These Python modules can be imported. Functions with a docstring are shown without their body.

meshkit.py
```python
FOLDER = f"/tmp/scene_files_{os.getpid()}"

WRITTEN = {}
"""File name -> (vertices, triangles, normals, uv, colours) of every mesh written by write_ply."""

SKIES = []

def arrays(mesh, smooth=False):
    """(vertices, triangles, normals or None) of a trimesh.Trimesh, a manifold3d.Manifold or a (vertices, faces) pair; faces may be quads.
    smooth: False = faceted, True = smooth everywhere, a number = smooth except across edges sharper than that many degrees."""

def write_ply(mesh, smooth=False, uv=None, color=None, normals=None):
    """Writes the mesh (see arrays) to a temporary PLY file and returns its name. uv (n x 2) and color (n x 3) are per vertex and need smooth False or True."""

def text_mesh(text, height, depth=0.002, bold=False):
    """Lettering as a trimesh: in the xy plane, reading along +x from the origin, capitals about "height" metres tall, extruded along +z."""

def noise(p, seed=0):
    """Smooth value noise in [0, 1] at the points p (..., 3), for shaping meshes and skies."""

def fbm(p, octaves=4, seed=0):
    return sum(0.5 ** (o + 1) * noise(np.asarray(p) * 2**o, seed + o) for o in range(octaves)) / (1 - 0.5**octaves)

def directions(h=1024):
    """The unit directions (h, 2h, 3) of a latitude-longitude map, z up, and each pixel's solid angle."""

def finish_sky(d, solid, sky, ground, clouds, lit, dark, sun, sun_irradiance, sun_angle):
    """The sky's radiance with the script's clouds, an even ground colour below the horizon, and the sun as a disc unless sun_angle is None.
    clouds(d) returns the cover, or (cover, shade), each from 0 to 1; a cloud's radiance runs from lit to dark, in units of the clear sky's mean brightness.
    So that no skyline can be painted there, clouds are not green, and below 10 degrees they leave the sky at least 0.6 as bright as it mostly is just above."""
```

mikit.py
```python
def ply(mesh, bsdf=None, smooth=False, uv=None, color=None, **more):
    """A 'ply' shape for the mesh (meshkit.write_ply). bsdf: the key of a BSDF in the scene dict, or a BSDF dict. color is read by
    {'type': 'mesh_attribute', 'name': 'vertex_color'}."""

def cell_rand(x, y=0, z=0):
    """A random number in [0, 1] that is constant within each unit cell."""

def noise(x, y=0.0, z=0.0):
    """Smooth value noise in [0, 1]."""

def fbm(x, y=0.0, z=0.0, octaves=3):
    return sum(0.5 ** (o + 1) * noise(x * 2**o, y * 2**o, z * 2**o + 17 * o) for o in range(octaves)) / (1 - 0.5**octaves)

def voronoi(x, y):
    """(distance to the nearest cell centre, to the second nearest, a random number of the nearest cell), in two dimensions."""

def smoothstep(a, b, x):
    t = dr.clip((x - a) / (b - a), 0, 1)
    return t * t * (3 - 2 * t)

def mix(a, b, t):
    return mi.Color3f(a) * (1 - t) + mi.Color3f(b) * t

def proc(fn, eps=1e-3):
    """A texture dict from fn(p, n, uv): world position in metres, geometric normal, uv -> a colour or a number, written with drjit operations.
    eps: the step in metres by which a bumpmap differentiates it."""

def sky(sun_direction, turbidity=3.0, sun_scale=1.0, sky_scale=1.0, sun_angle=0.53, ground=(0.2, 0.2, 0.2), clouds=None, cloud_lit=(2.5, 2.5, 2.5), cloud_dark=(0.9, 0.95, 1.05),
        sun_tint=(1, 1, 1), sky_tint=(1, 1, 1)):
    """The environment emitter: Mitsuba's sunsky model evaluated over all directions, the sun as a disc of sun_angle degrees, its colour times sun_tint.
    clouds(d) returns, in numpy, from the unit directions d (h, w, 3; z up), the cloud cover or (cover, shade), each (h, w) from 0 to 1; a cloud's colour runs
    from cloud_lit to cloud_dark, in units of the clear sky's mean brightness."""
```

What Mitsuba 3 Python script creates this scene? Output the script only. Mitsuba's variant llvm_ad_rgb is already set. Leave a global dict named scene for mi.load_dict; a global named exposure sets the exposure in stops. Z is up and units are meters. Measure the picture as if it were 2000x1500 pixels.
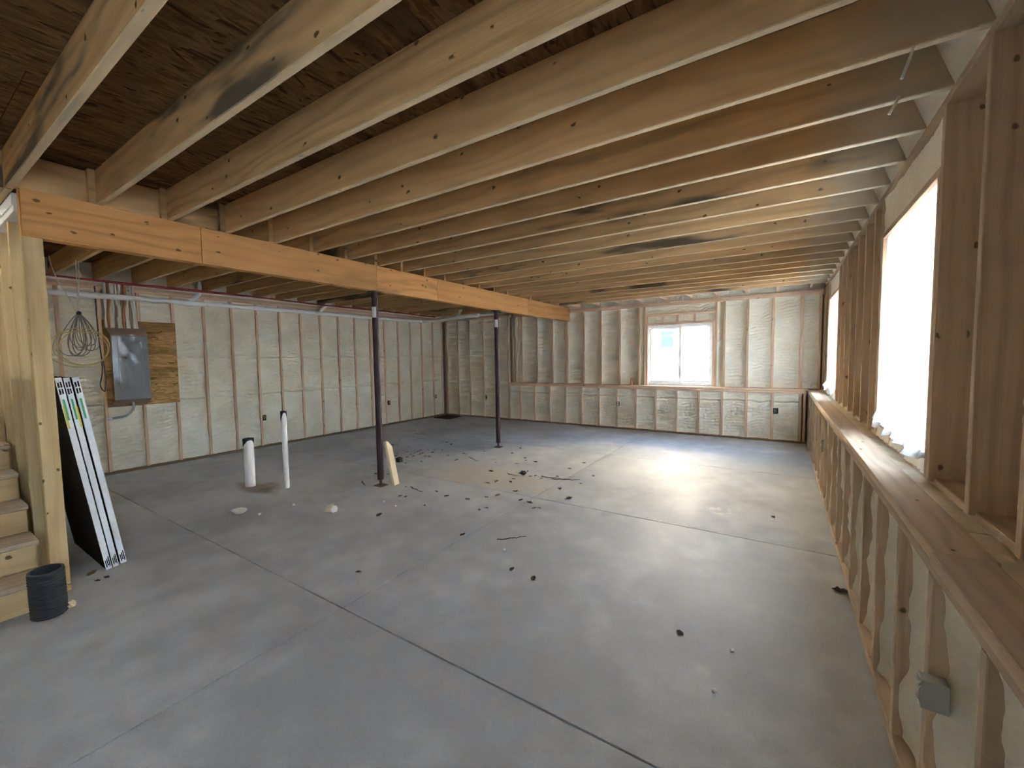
import math, random
import numpy as np, trimesh, mitsuba as mi, drjit as dr
import mikit, meshkit
from mikit import noise, fbm, voronoi, cell_rand, smoothstep, mix, proc

T = mi.ScalarTransform4f
rng = random.Random(7)
scene, labels = {}, {}

# ------------------------------------------------------------------ camera, sky, exposure
EYE = np.array([0.0, 0.0, 1.55])
yaw, pitch, roll = map(math.radians, (32.93, -3.393, -1.245))
def rot(ax, a):
    c, s = math.cos(a), math.sin(a)
    return np.array({'x': [[1, 0, 0], [0, c, -s], [0, s, c]], 'y': [[c, 0, s], [0, 1, 0], [-s, 0, c]], 'z': [[c, -s, 0], [s, c, 0], [0, 0, 1]]}[ax])
RC = rot('y', roll) @ rot('x', pitch) @ rot('z', yaw)
exposure = 8.32
scene['camera'] = {'type': 'perspective', 'fov': 2 * math.degrees(math.atan(1000 / 812.07)), 'fov_axis': 'x', 'near_clip': 0.02, 'far_clip': 500.0,
                   'to_world': T().look_at(origin=EYE.tolist(), target=(EYE + RC @ [0, 1, 0]).tolist(), up=(RC @ [0, 0, 1]).tolist())}
SUN = (-0.20, -0.75, 0.55)
scene['sky'] = mikit.sky(SUN, turbidity=4.0, sun_scale=0.72, sky_scale=1.25, sun_angle=3.0, ground=(0.25, 0.24, 0.22), sun_tint=(0.97, 1.0, 1.03), sky_tint=(1.08, 1.0, 0.88))

# ------------------------------------------------------------------ materials
def diffuse(fn):
    return {'type': 'twosided', 'bsdf': {'type': 'diffuse', 'reflectance': proc(fn) if callable(fn) else {'type': 'rgb', 'value': list(fn)}}}
def prin(col, rough=0.5, **kw):
    return {'type': 'twosided', 'bsdf': {'type': 'principled', 'base_color': proc(col) if callable(col) else {'type': 'rgb', 'value': list(col)}, 'roughness': rough, **kw}}

def wood_fn(light, dark, knot, tone=0.25, stain=0.0, knots=0.3, ring=14.0, pale_edges_overspray=False):
    """lumber: u runs along the grain (metres), v around the board plus 3.7 per board."""
    def fn(p, n, uv):
        u, v = uv.x, uv.y
        bid = dr.floor(v / 3.7)
        r1, r2 = cell_rand(bid, 3), cell_rand(bid, 8)
        w = fbm(u * 0.9, v * 5.0, bid * 0.37, 3)
        s = v * ring + 3.2 * w
        rings = 0.5 + 0.5 * dr.sin(6.2832 * s)
        fine = noise(u * 6.0, v * 260.0)
        t = 0.55 * rings * rings + 0.45 * fine
        c = mix(light, dark, t * (0.45 + 0.5 * r2))
        d, _, k = voronoi(u * 4.5, v * 6.5)
        kd = d + 0.09 * (noise(u * 60, v * 90) - 0.3) - 0.035 * cell_rand(k * 313, 5)
        c = mix(c, knot, (1 - smoothstep(0.03, 0.075, kd)) * dr.select(k < knots, 0.85, 0.0))
        if stain > 0:
            m = fbm(u * 1.1 + 9 * r1, v * 6.0, 5.0, 4)
            c = mix(c, (0.10, 0.085, 0.065), smoothstep(0.53, 0.72, m) * stain * smoothstep(0.25, 0.6, cell_rand(bid, 21)))
        c = c * (1 - tone * 0.5 + tone * r1)
        if pale_edges_overspray:
            c = mix(c, (0.70, 0.60, 0.44), 0.6 * smoothstep(0.5, 0.8, dr.abs(n.z)) * (0.6 + 0.4 * fine))
            m = smoothstep(0.02, 0.42, p.x - 0.35 * (fbm(p.x * 5, p.y * 5, p.z * 9, 3) - 0.35))
            c = mix(c, (0.50, 0.44, 0.34), m * 0.8)
        return c
    return fn

M = {
    'stud_wood': diffuse(wood_fn((0.77, 0.57, 0.41), (0.60, 0.40, 0.265), (0.10, 0.04, 0.02), 0.3, 0.15, 0.22)),
    'joist_wood': diffuse(wood_fn((0.64, 0.42, 0.205), (0.44, 0.26, 0.11), (0.07, 0.03, 0.015), 0.35, 0.9, 0.3, 11.0, True)),
    'beam_wood': diffuse(wood_fn((0.68, 0.365, 0.145), (0.49, 0.225, 0.075), (0.14, 0.05, 0.02), 0.28, 0.25, 0.5, 9.0)),
    'dusty_wood': diffuse(wood_fn((0.56, 0.435, 0.32), (0.42, 0.31, 0.215), (0.12, 0.06, 0.035), 0.2, 0.2, 0.2)),
    'treated_wood': diffuse(wood_fn((0.26, 0.18, 0.11), (0.17, 0.11, 0.065), (0.08, 0.04, 0.02), 0.2, 0.5, 0.2)),
    'stair_wood': diffuse(wood_fn((0.66, 0.50, 0.27), (0.50, 0.35, 0.17), (0.12, 0.05, 0.02), 0.25, 0.2, 0.3, 10.0)),
}
def osb_fn(a, b, dk):
    def fn(p, n, uv):
        u, v = uv.x, uv.y                                    # u mostly along the strands
        c, tone = mix(a, b, 0.5), mi.Float(0)
        best = mi.Float(-1)
        for i, th in enumerate((0.12, -0.45, 0.7, -0.05)):
            x, y = u * math.cos(th) + v * math.sin(th), v * math.cos(th) - u * math.sin(th)
            _, _, k = voronoi(x * 10 + 7 * i, y * 55 + 13 * i)
            h = k + (0.25 if i in (0, 3) else 0.0)
            tone = dr.select(h > best, cell_rand(k * 977, i), tone)
            best = dr.maximum(best, h)
        c = mix(a, b, tone)
        c = mix(c, dk, smoothstep(0.9, 0.97, tone) * 0.7)
        m = smoothstep(0.60, 0.70, fbm(u * 0.9, v * 5.0, 2.0, 2))
        return mix(c, dk, 0.5 * m)
    return fn
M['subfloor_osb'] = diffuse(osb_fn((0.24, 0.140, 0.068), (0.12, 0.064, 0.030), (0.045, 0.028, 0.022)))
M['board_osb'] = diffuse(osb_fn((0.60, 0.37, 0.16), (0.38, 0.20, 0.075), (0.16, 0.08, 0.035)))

def foam_col(p, n, uv):
    m = fbm(p.x * 3, p.y * 3, p.z * 3, 3)
    f = noise(p.x * 55, p.y * 55, p.z * 75)
    c = mix((0.89, 0.835, 0.705), (0.81, 0.74, 0.59), smoothstep(0.3, 0.75, m))
    return c * (0.93 + 0.1 * f)
def foam_bump(p, n, uv):
    return fbm(p.x * 45, p.y * 45, p.z * 80, 3)
M['foam'] = {'type': 'twosided', 'bsdf': {'type': 'bumpmap', 'arbitrary': proc(foam_bump, 2e-3), 'scale': 0.012, 'bsdf': {'type': 'diffuse', 'reflectance': proc(foam_col)}}}

def concrete_col(p, n, uv):
    a = fbm(p.x * 1.1, p.y * 1.1, 3.0, 4)
    b = fbm(p.x * 7, p.y * 7, 9.0, 4)
    g = noise(p.x * 160, p.y * 160)
    c = mix((0.425, 0.43, 0.433), (0.325, 0.33, 0.334), smoothstep(0.3, 0.72, 0.65 * a + 0.35 * b))
    c = c * (0.95 + 0.1 * g)
    # dry sand tracked over the slab by the columns
    q = dr.exp(-(dr.square((p.x + 3.1) / 1.0) + dr.square((p.y - 4.35) / 0.55)))
    sand = smoothstep(0.42, 0.75, 0.65 * q + 0.5 * fbm(p.x * 6, p.y * 9, 4.0, 4))
    c = mix(c, (0.44, 0.395, 0.32), 0.7 * sand)
    q2 = dr.exp(-(dr.square((p.x + 5.4) / 0.55) + dr.square((p.y - 2.5) / 0.16)))
    c = mix(c, (0.25, 0.19, 0.14), 0.7 * smoothstep(0.35, 0.8, q2 + 0.4 * (b - 0.5)))
    # scuffs
    sc = smoothstep(0.62, 0.75, fbm(p.x * 2.2 + 40, p.y * 2.2, 7.0, 2)) * smoothstep(0.52, 0.7, fbm(p.x * 22, p.y * 16, 8.0, 3))
    zone = dr.exp(-(dr.square((p.x + 0.55) / 0.8) + dr.square((p.y - 4.6) / 1.0)))
    return mix(c, (0.56, 0.56, 0.55), 0.5 * sc * zone)
def concrete_rough(p, n, uv):
    return 0.56 + 0.2 * fbm(p.x * 2.5, p.y * 2.5, 6.0, 3)
M['concrete'] = {'type': 'twosided', 'bsdf': {'type': 'principled', 'base_color': proc(concrete_col), 'roughness': proc(concrete_rough), 'specular': 0.3}}
M['joint_dark'] = diffuse((0.035, 0.033, 0.03))
M['grey_wall'] = diffuse((0.42, 0.41, 0.39))
M['white_paint_and_light'] = diffuse((0.78, 0.77, 0.75))  # painted walls upstairs; on the stair plates it stands for light
M['pvc'] = prin((0.86, 0.86, 0.86), 0.4)
M['vinyl'] = prin((0.85, 0.85, 0.86), 0.35)
M['black_rubber'] = prin((0.022, 0.022, 0.024), 0.55)
M['black_plastic'] = prin((0.035, 0.04, 0.045), 0.42)
M['column_paint'] = prin((0.050, 0.028, 0.032), 0.6, specular=0.3)
M['dark_steel'] = prin((0.09, 0.075, 0.065), 0.5, metallic=0.6)
M['label_white'] = diffuse((0.8, 0.8, 0.8))
M['ink'] = diffuse((0.03, 0.03, 0.035))
M['label_green'] = diffuse((0.08, 0.42, 0.22))
M['label_yellow'] = diffuse((0.72, 0.60, 0.06))
M['panel_grey'] = prin((0.235, 0.245, 0.265), 0.55, specular=0.3)
M['panel_dark'] = prin((0.10, 0.105, 0.115), 0.4)
M['kraft'] = diffuse((0.27, 0.19, 0.135))
M['red_pex'] = prin((0.34, 0.035, 0.045), 0.4)
M['yellow_cable'] = prin((0.52, 0.42, 0.16), 0.5)
M['grey_cable'] = prin((0.20, 0.19, 0.17), 0.5)
M['white_cable'] = prin((0.70, 0.66, 0.58), 0.5)
M['conduit'] = prin((0.36, 0.365, 0.37), 0.4)
M['box_dark'] = prin((0.05, 0.05, 0.055), 0.5)
M['box_light'] = prin((0.36, 0.385, 0.37), 0.6)
M['box_grey'] = prin((0.23, 0.24, 0.25), 0.5)
M['copper'] = prin((0.45, 0.24, 0.13), 0.35, metallic=0.8)
M['sheet_shaded'] = diffuse((0.035, 0.032, 0.03))  # near-black colour carries the shade on the sheet faces
M['sheet_edge'] = diffuse((0.80, 0.83, 0.88))
M['leaf_dark'] = diffuse((0.07, 0.05, 0.035))
M['leaf_brown'] = diffuse((0.20, 0.12, 0.06))
M['paper'] = diffuse((0.78, 0.77, 0.74))
M['tan_foam'] = diffuse((0.62, 0.53, 0.36))
M['rust'] = diffuse((0.42, 0.20, 0.09))
M['tan_dirt'] = diffuse((0.36, 0.29, 0.22))
M['siding'] = diffuse((0.80, 0.80, 0.79))
M['outside_glass'] = diffuse((0.006, 0.011, 0.018))  # matte blue-black; the sky reflected in the pane is put into this colour
M['soil'] = diffuse((0.27, 0.275, 0.28))
M['glass'] = {'type': 'thindielectric', 'int_ior': 1.5}
M['film'] = {'type': 'principledthin', 'base_color': {'type': 'rgb', 'value': [0.94, 0.95, 0.97]}, 'roughness': 0.45, 'spec_trans': 0.04, 'diff_trans': 1.05}
M['added_film'] = {'type': 'principledthin', 'base_color': {'type': 'rgb', 'value': [0.96, 0.97, 0.98]}, 'roughness': 0.4, 'spec_trans': 0.3, 'diff_trans': 1.6}
M['clear_film'] = {'type': 'thindielectric', 'int_ior': 1.18}
for k, v in M.items():
    scene[k] = v

# ------------------------------------------------------------------ helpers
counts = {}
def numbered(base):
    k = base
    if base in counts:
        counts[base] += 1
        k = f'{base}_{counts[base] - 1:03d}'
    else:
        counts[base] = 1
    return k
def put(name, shape, parent=None, label=None):
    key = numbered(f'{parent}__{name}' if parent else name)
    scene[key] = shape
    if label:
        labels.setdefault(key, {})['label'] = label
    return key
def thing(name, label, cat, group=None):
    key = numbered(name)
    labels[key] = {'label': label, 'category': cat}
    if group:
        labels[key]['group'] = group
    return key
def solo(name, shape, label, cat, group=None):
    key = thing(name, label, cat, group)
    scene[key] = shape
    return key
def struct(name, shape, label):
    scene[name] = shape
    counts[name] = 1
    labels[name] = {'label': label, 'kind': 'structure'}
    return name

board_no = [0]
def lumber(x0, x1, y0, y1, z0, z1, ax='z', c=0.003, mat='stud_wood', xf=None):
    """One sawn board with eased edges and grain along axis ax."""
    board_no[0] += 1
    off, uoff = board_no[0] * 3.7 + 0.3, rng.uniform(0, 40)
    lo, hi = dict(x=(x0, x1), y=(y0, y1), z=(z0, z1)), None
    a, b = {'x': ('y', 'z'), 'y': ('z', 'x'), 'z': ('x', 'y')}[ax]
    L0, L1 = lo[ax]; A0, A1 = lo[a]; B0, B1 = lo[b]
    c = min(c, 0.3 * (A1 - A0), 0.3 * (B1 - B0))
    ring = [(A0 + c, B0), (A1 - c, B0), (A1, B0 + c), (A1, B1 - c), (A1 - c, B1), (A0 + c, B1), (A0, B1 - c), (A0, B0 + c)]
    V, F, UV = [], [], []
    per = 0.0
    idx = {'x': 0, 'y': 1, 'z': 2}
    def P(l, q):
        p = [0, 0, 0]; p[idx[ax]] = l; p[idx[a]] = q[0]; p[idx[b]] = q[1]
        return p
    for i in range(8):
        q, r = ring[i], ring[(i + 1) % 8]
        d = math.hypot(q[0] - r[0], q[1] - r[1])
        n = len(V)
        V += [P(L0, q), P(L0, r), P(L1, r), P(L1, q)]
        UV += [(uoff, off + per), (uoff, off + per + d), (uoff + L1 - L0, off + per + d), (uoff + L1 - L0, off + per)]
        F += [(n, n + 1, n + 2), (n, n + 2, n + 3)]
        per += d
    for l, s in ((L0, 1), (L1, 0)):
        n = len(V)
        V += [P(l, q) for q in ring]
        UV += [(uoff + (q[0] - A0) * 0.15, off + (q[1] - B0)) for q in ring]
        for i in range(1, 7):
            F.append((n, n + i + 1, n + i) if s else (n, n + i, n + i + 1))
    V = np.array(V, float)
    if xf is not None:
        V = V @ xf[:3, :3].T + xf[:3, 3]
    return mikit.ply(trimesh.Trimesh(V, np.array(F), process=False), mat, smooth=False, uv=np.array(UV))

def box(x0, x1, y0, y1, z0, z1, c=0.0):
    """A box, its edges eased by c."""
    if c <= 0:
        m = trimesh.creation.box(extents=(x1 - x0, y1 - y0, z1 - z0))
        m.apply_translation(((x0 + x1) / 2, (y0 + y1) / 2, (z0 + z1) / 2))
        return m
    pts = []
    for sx in (0, 1):
        for sy in (0, 1):
            for sz in (0, 1):
                for k in range(3):
                    q = [(x0, x1)[sx], (y0, y1)[sy], (z0, z1)[sz]]
                    for j in range(3):
                        if j != k:
                            q[j] += c * (1 - 2 * (sx, sy, sz)[j])
                    pts.append(q)
    return trimesh.convex.convex_hull(np.array(pts))
cat = trimesh.util.concatenate

def tube(path, r, n=10, caps=True):
    P = np.array(path, float)
    rs = np.full(len(P), r) if np.isscalar(r) else np.array(r, float)
    t = np.gradient(P, axis=0)
    t /= np.linalg.norm(t, axis=1, keepdims=True)
    up = np.array([0, 0, 1.0]) if abs(t[0, 2]) < 0.9 else np.array([1.0, 0, 0])
    V = []
    for i in range(len(P)):
        s = np.cross(t[i], up); s /= np.linalg.norm(s)
        up = np.cross(s, t[i])
        a = np.arange(n) / n * 2 * math.pi
        V.append(P[i] + rs[i] * (np.cos(a)[:, None] * s + np.sin(a)[:, None] * up))
    V = np.vstack(V); F = []
    for i in range(len(P) - 1):
        for j in range(n):
            a0, a1 = i * n + j, i * n + (j + 1) % n
            F += [(a0, a1 + n, a1), (a0, a0 + n, a1 + n)]
    if caps:
        k = len(V); V = np.vstack([V, P[0], P[-1]])
        for j in range(n):
            F += [(k, j, (j + 1) % n), (k + 1, len(P) * n - n + (j + 1) % n, len(P) * n - n + j)]
    return trimesh.Trimesh(V, np.array(F), process=False)
def smooth_path(pts, m=8):
    P = np.array(pts, float); out = []
    Q = np.vstack([2 * P[0] - P[1], P, 2 * P[-1] - P[-2]])
    for i in range(1, len(Q) - 2):
        for s in np.arange(m) / m:
            out.append(0.5 * (2 * Q[i] + (Q[i + 1] - Q[i - 1]) * s + (2 * Q[i - 1] - 5 * Q[i] + 4 * Q[i + 1] - Q[i + 2]) * s * s + (3 * Q[i] - Q[i - 1] - 3 * Q[i + 1] + Q[i + 2]) * s ** 3))
    return np.array(out + [P[-1]])
def lathe(profile, x, y, n=24):
    m = trimesh.creation.revolve(np.array(profile, float), sections=n)
    m.apply_translation((x, y, 0))
    return m

foam_no = [0]
def foam(O, U, V, N, w, h, deep=0.02, cove=0.0, lump=0.012, ripple=0.004, seams=(), back=0.10, res=0.0145, raw=0.0, top=-0.004):
    """A bay of sprayed foam: a heightfield over O + U*u + V*v, depth along -N from the stud faces, closed at its sides and back."""
    foam_no[0] += 1
    sd = foam_no[0]
    nu, nv = max(4, int(w / res) + 1), max(4, int(h / res) + 1)
    u, v = np.meshgrid(np.linspace(0, 1, nu), np.linspace(0, 1, nv), indexing='ij')
    O, U, V, N = (np.asarray(k, float) for k in (O, U, V, N))
    uu, vv = u * w, v * h
    q = np.stack([uu * 9, vv * 9, np.full_like(uu, sd * 3.7)], -1)
    d = -deep + cove * np.abs(2 * u - 1) ** 3 + cove * 0.5 * np.maximum(0, 1 - np.minimum(vv, h - vv) / 0.09) ** 2
    d = d + lump * (meshkit.fbm(q * 0.6, 3, sd) - 0.5) * 2
    wob = meshkit.fbm(np.stack([uu * 5, vv * 3, np.full_like(uu, sd * 1.3)], -1), 2, 5) * 3
    d = d + ripple * np.sin(vv * 2 * math.pi / 0.055 + 6 * wob) * (0.3 + meshkit.fbm(q * 0.25, 2, 9))
    d = d + raw * (meshkit.fbm(q * 3.5, 3, sd + 2) - 0.5) * 2
    for zs in seams:
        zz = zs + 0.035 * (meshkit.fbm(np.stack([uu * 6, np.full_like(uu, sd), np.zeros_like(uu)], -1), 2, 3) - 0.5)
        d = d + 0.022 * np.exp(-((vv - zz) / 0.014) ** 2) - 0.02 * np.exp(-((vv - zz + 0.032) / 0.013) ** 2)
    d = np.minimum(d, top)
    P = O + U * uu[..., None] + V * vv[..., None] + N * d[..., None]
    pts = P.reshape(-1, 3)
    I = np.arange(nu * nv).reshape(nu, nv)
    q4 = np.stack([I[:-1, :-1], I[1:, :-1], I[1:, 1:], I[:-1, 1:]], -1).reshape(-1, 4)
    loop = np.concatenate([I[:-1, 0], I[-1, :-1], I[1:, -1][::-1], I[0, 1:][::-1]])
    bp = pts[loop]; bp = bp - N * (((bp - O) @ N) + back)[:, None]
    k = len(pts); L = len(loop); j = np.arange(L)
    sk = np.stack([loop, k + j, k + (j + 1) % L, loop[(j + 1) % L]], -1)
    quads = np.vstack([q4, sk[:, ::-1]])
    c = k + L
    pts = np.vstack([pts, bp, bp.mean(0)])
    tri = np.vstack([quads[:, [0, 1, 2]], quads[:, [0, 2, 3]], np.stack([np.full(L, c), k + (j + 1) % L, k + j], -1)])
    if np.dot(np.cross(U, V), N) < 0:
        tri = tri[:, ::-1]
    return mikit.ply(trimesh.Trimesh(pts, tri, process=False), 'foam', smooth=45)

# ------------------------------------------------------------------ main dimensions (metres)
XL, YB, YBU, XR, XRU, YF = -7.85, 8.71, 8.85, 0.40, 0.59, -2.6      # stud faces; YF: wall behind the camera
ZC = 0.949                                                          # top of the low walls
ZJ, ZS = 2.681, 2.916                                               # joist undersides, subfloor underside
S = 0.4064                                                          # 16 inches

# ------------------------------------------------------------------ floor
m = box(-8.2, 0.9, YF - 0.2, 9.2, -0.14, -0.022)
struct('floor', mikit.ply(m, 'joint_dark'), 'grey poured concrete basement floor divided by straight saw-cut joints')
ys, xs = [YF, -0.9, 1.527, 3.943, 6.324, 9.0], [-7.98, -2.285, 0.75]
for i in range(len(ys) - 1):
    for j in range(2):
        g = 0.0045
        m = box(xs[j] + g, xs[j + 1] - g, ys[i] + g, ys[i + 1] - g, -0.05, 0.0, 0.0012)
        put('slab', mikit.ply(m, 'concrete'), 'floor')

# ------------------------------------------------------------------ left wall
struct('wall_left', mikit.ply(box(-8.15, -7.95, YF, 9.2, -0.02, 3.0), 'grey_wall'), 'basement wall of wooden studs with cream spray foam between them, electrical panel on it')
put('bottom_plate', lumber(-7.94, XL + 0.004, YF, YB + 0.1, 0, 0.038, 'y', mat='treated_wood'), 'wall_left')
put('top_plate', lumber(-7.94, XL, YF, YB + 0.1, 2.575, 2.612, 'y'), 'wall_left')
put('top_plate', lumber(-7.94, XL, YF, YB + 0.1, 2.613, 2.650, 'y'), 'wall_left')
stud_y = [1.75 + S * k for k in range(-10, 17)]
for y in stud_y:
    j = rng.uniform(-0.006, 0.006)
    put('stud', lumber(-7.939, XL + rng.uniform(-0.002, 0.002), y + j, y + 0.038 + j, 0.038, 2.575, 'z'), 'wall_left')
put('stud', lumber(-7.939, XL, 8.60, 8.638, 0.038, 2.575, 'z'), 'wall_left')
for k, y in enumerate(stud_y):
    y1 = stud_y[k + 1] if k + 1 < len(stud_y) else 8.60
    if y1 - y < 0.1 or y < -1:
        continue
    put('foam_panel', foam((XL, y + 0.036, 0.03), (0, 1, 0), (0, 0, 1), (1, 0, 0), y1 - y - 0.034, 2.55, 0.034, 0.0, 0.022, 0.006, (0.97, 1.62), raw=0.015), 'wall_left')
for k in range(-2, 19):
    y = 1.75 + S * k
    put('foam_strip', foam((XL + 0.01, y, 2.645), (0, 1, 0), (0, 0, 1), (1, 0, 0), S, 0.28, 0.03, 0.01, 0.02, 0.0, raw=0.01), 'wall_left')

# ------------------------------------------------------------------ back wall
W1 = (-2.36, -1.10, 0.97, 2.19)                                     # opening of the back window
shell = [box(-8.15, W1[0], 8.99, 9.2, -0.02, 3.0), box(W1[1], 0.9, 8.99, 9.2, -0.02, 3.0), box(W1[0], W1[1], 8.99, 9.2, -0.02, W1[2]), box(W1[0], W1[1], 8.99, 9.2, W1[3], 3.0)]
struct('wall_back', mikit.ply(cat(shell), 'grey_wall'), 'far basement wall, full height at the left and stepped over a low stud wall under the window at the right')
put('bottom_plate', lumber(XL, XR, YB + 0.002, YB + 0.09, 0, 0.038, 'x', mat='treated_wood'), 'wall_back')
XP = -5.73                                                          # where the low wall starts
put('top_plate', lumber(XL, XP + 0.04, YB, YB + 0.089, 2.575, 2.612, 'x'), 'wall_back')
put('top_plate', lumber(XL, XP + 0.04, YB, YB + 0.089, 2.613, 2.650, 'x'), 'wall_back')
fx = [XL + 0.005, XL + 0.055] + [-7.84 + S * k + 0.10 for k in range(1, 6)] + [XP - 0.02]
fx = [-7.845, -7.79, -7.39, -6.985, -6.53, -6.12, -5.77]
for x in fx:
    put('stud', lumber(x, x + 0.038, YB, YB + 0.089, 0.038, 2.575, 'z'), 'wall_back')
for a, b in zip(fx[1:], fx[2:]):
    put('foam_panel', foam((a + 0.036, YB, 0.03), (1, 0, 0), (0, 0, 1), (0, -1, 0), b - a - 0.034, 2.55, 0.055, 0.035, 0.018, 0.008, (0.95, 1.6), raw=0.010), 'wall_back')
# low wall
px = [0.295 - S * k for k in range(15)]
for x in px + [0.352]:
    put('stud', lumber(x - 0.019, x + 0.019, YB, YB + 0.089, 0.038, 0.873, 'z'), 'wall_back')
edges = [XP + 0.005] + sorted(x for x in px) + [XR]
for a, b in zip(edges, edges[1:]):
    if b - a > 0.12:
        put('foam_panel', foam((a + 0.017, YB, 0.03), (1, 0, 0), (0, 0, 1), (0, -1, 0), b - a - 0.034, 0.845, 0.045, 0.03, 0.016, 0.005, (0.70,), raw=0.012), 'wall_back')
put('low_wall_plate', lumber(XP, XR, YB, YB + 0.14, 0.873, 0.910, 'x'), 'wall_back')
for a, b in ((XP, -2.9), (-2.898, XR)):
    put('ledge_board', lumber(a, b, YB - 0.004, YB + 0.15, 0.911, ZC, 'x'), 'wall_back')
# upper wall
put('top_plate', lumber(XP + 0.04, XRU, YBU, YBU + 0.139, 2.575, 2.612, 'x'), 'wall_back')
put('top_plate', lumber(XP + 0.04, XRU, YBU, YBU + 0.139, 2.613, 2.650, 'x'), 'wall_back')
ux = [-5.71, -5.60, -5.42, -4.99, -4.57, -4.215, -4.175, -3.77, -3.365, -2.94, -2.52]
for x in ux + [-0.915, -0.53, -0.13, 0.29, 0.55]:
    put('stud', lumber(x - 0.019, x + 0.019, YBU, YBU + 0.139, ZC, 2.575, 'z'), 'wall_back')
for x in (-2.40, -1.06):                                            # king studs beside the window, and the shorter jacks
    put('king_stud', lumber(x - 0.019, x + 0.019, YBU, YBU + 0.139, ZC, 2.575, 'z'), 'wall_back')
    jx = x + (0.039 if x < -2 else -0.039)
    put('jack_stud', lumber(jx - 0.019, jx + 0.019, YBU, YBU + 0.139, ZC, 2.19, 'z'), 'wall_back')
allx = sorted(ux + [-2.40])
segs = list(zip(allx, allx[1:])) + [(-1.06, -0.915), (-0.915, -0.53), (-0.53, -0.13), (-0.13, 0.29), (0.29, 0.55)]
for a, b in segs:
    if b - a > 0.07:
        put('foam_panel', foam((a + 0.017, YBU, ZC + 0.002), (1, 0, 0), (0, 0, 1), (0, -1, 0), b - a - 0.034, 2.575 - ZC, 0.082, 0.066, 0.014, 0.006, raw=0.008), 'wall_back')
put('window_header', lumber(-2.381, -1.079, YBU, YBU + 0.139, 2.19, 2.228, 'x'), 'wall_back')
put('window_header', lumber(-2.381, -1.079, YBU, YBU + 0.139, 2.372, 2.410, 'x'), 'wall_back')
cr = [-2.362, -2.05, -1.755, -1.44, -1.10]
for x in cr:
    put('cripple_stud', lumber(x - 0.019, x + 0.019, YBU, YBU + 0.139, 2.228, 2.372, 'z'), 'wall_back')
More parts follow.
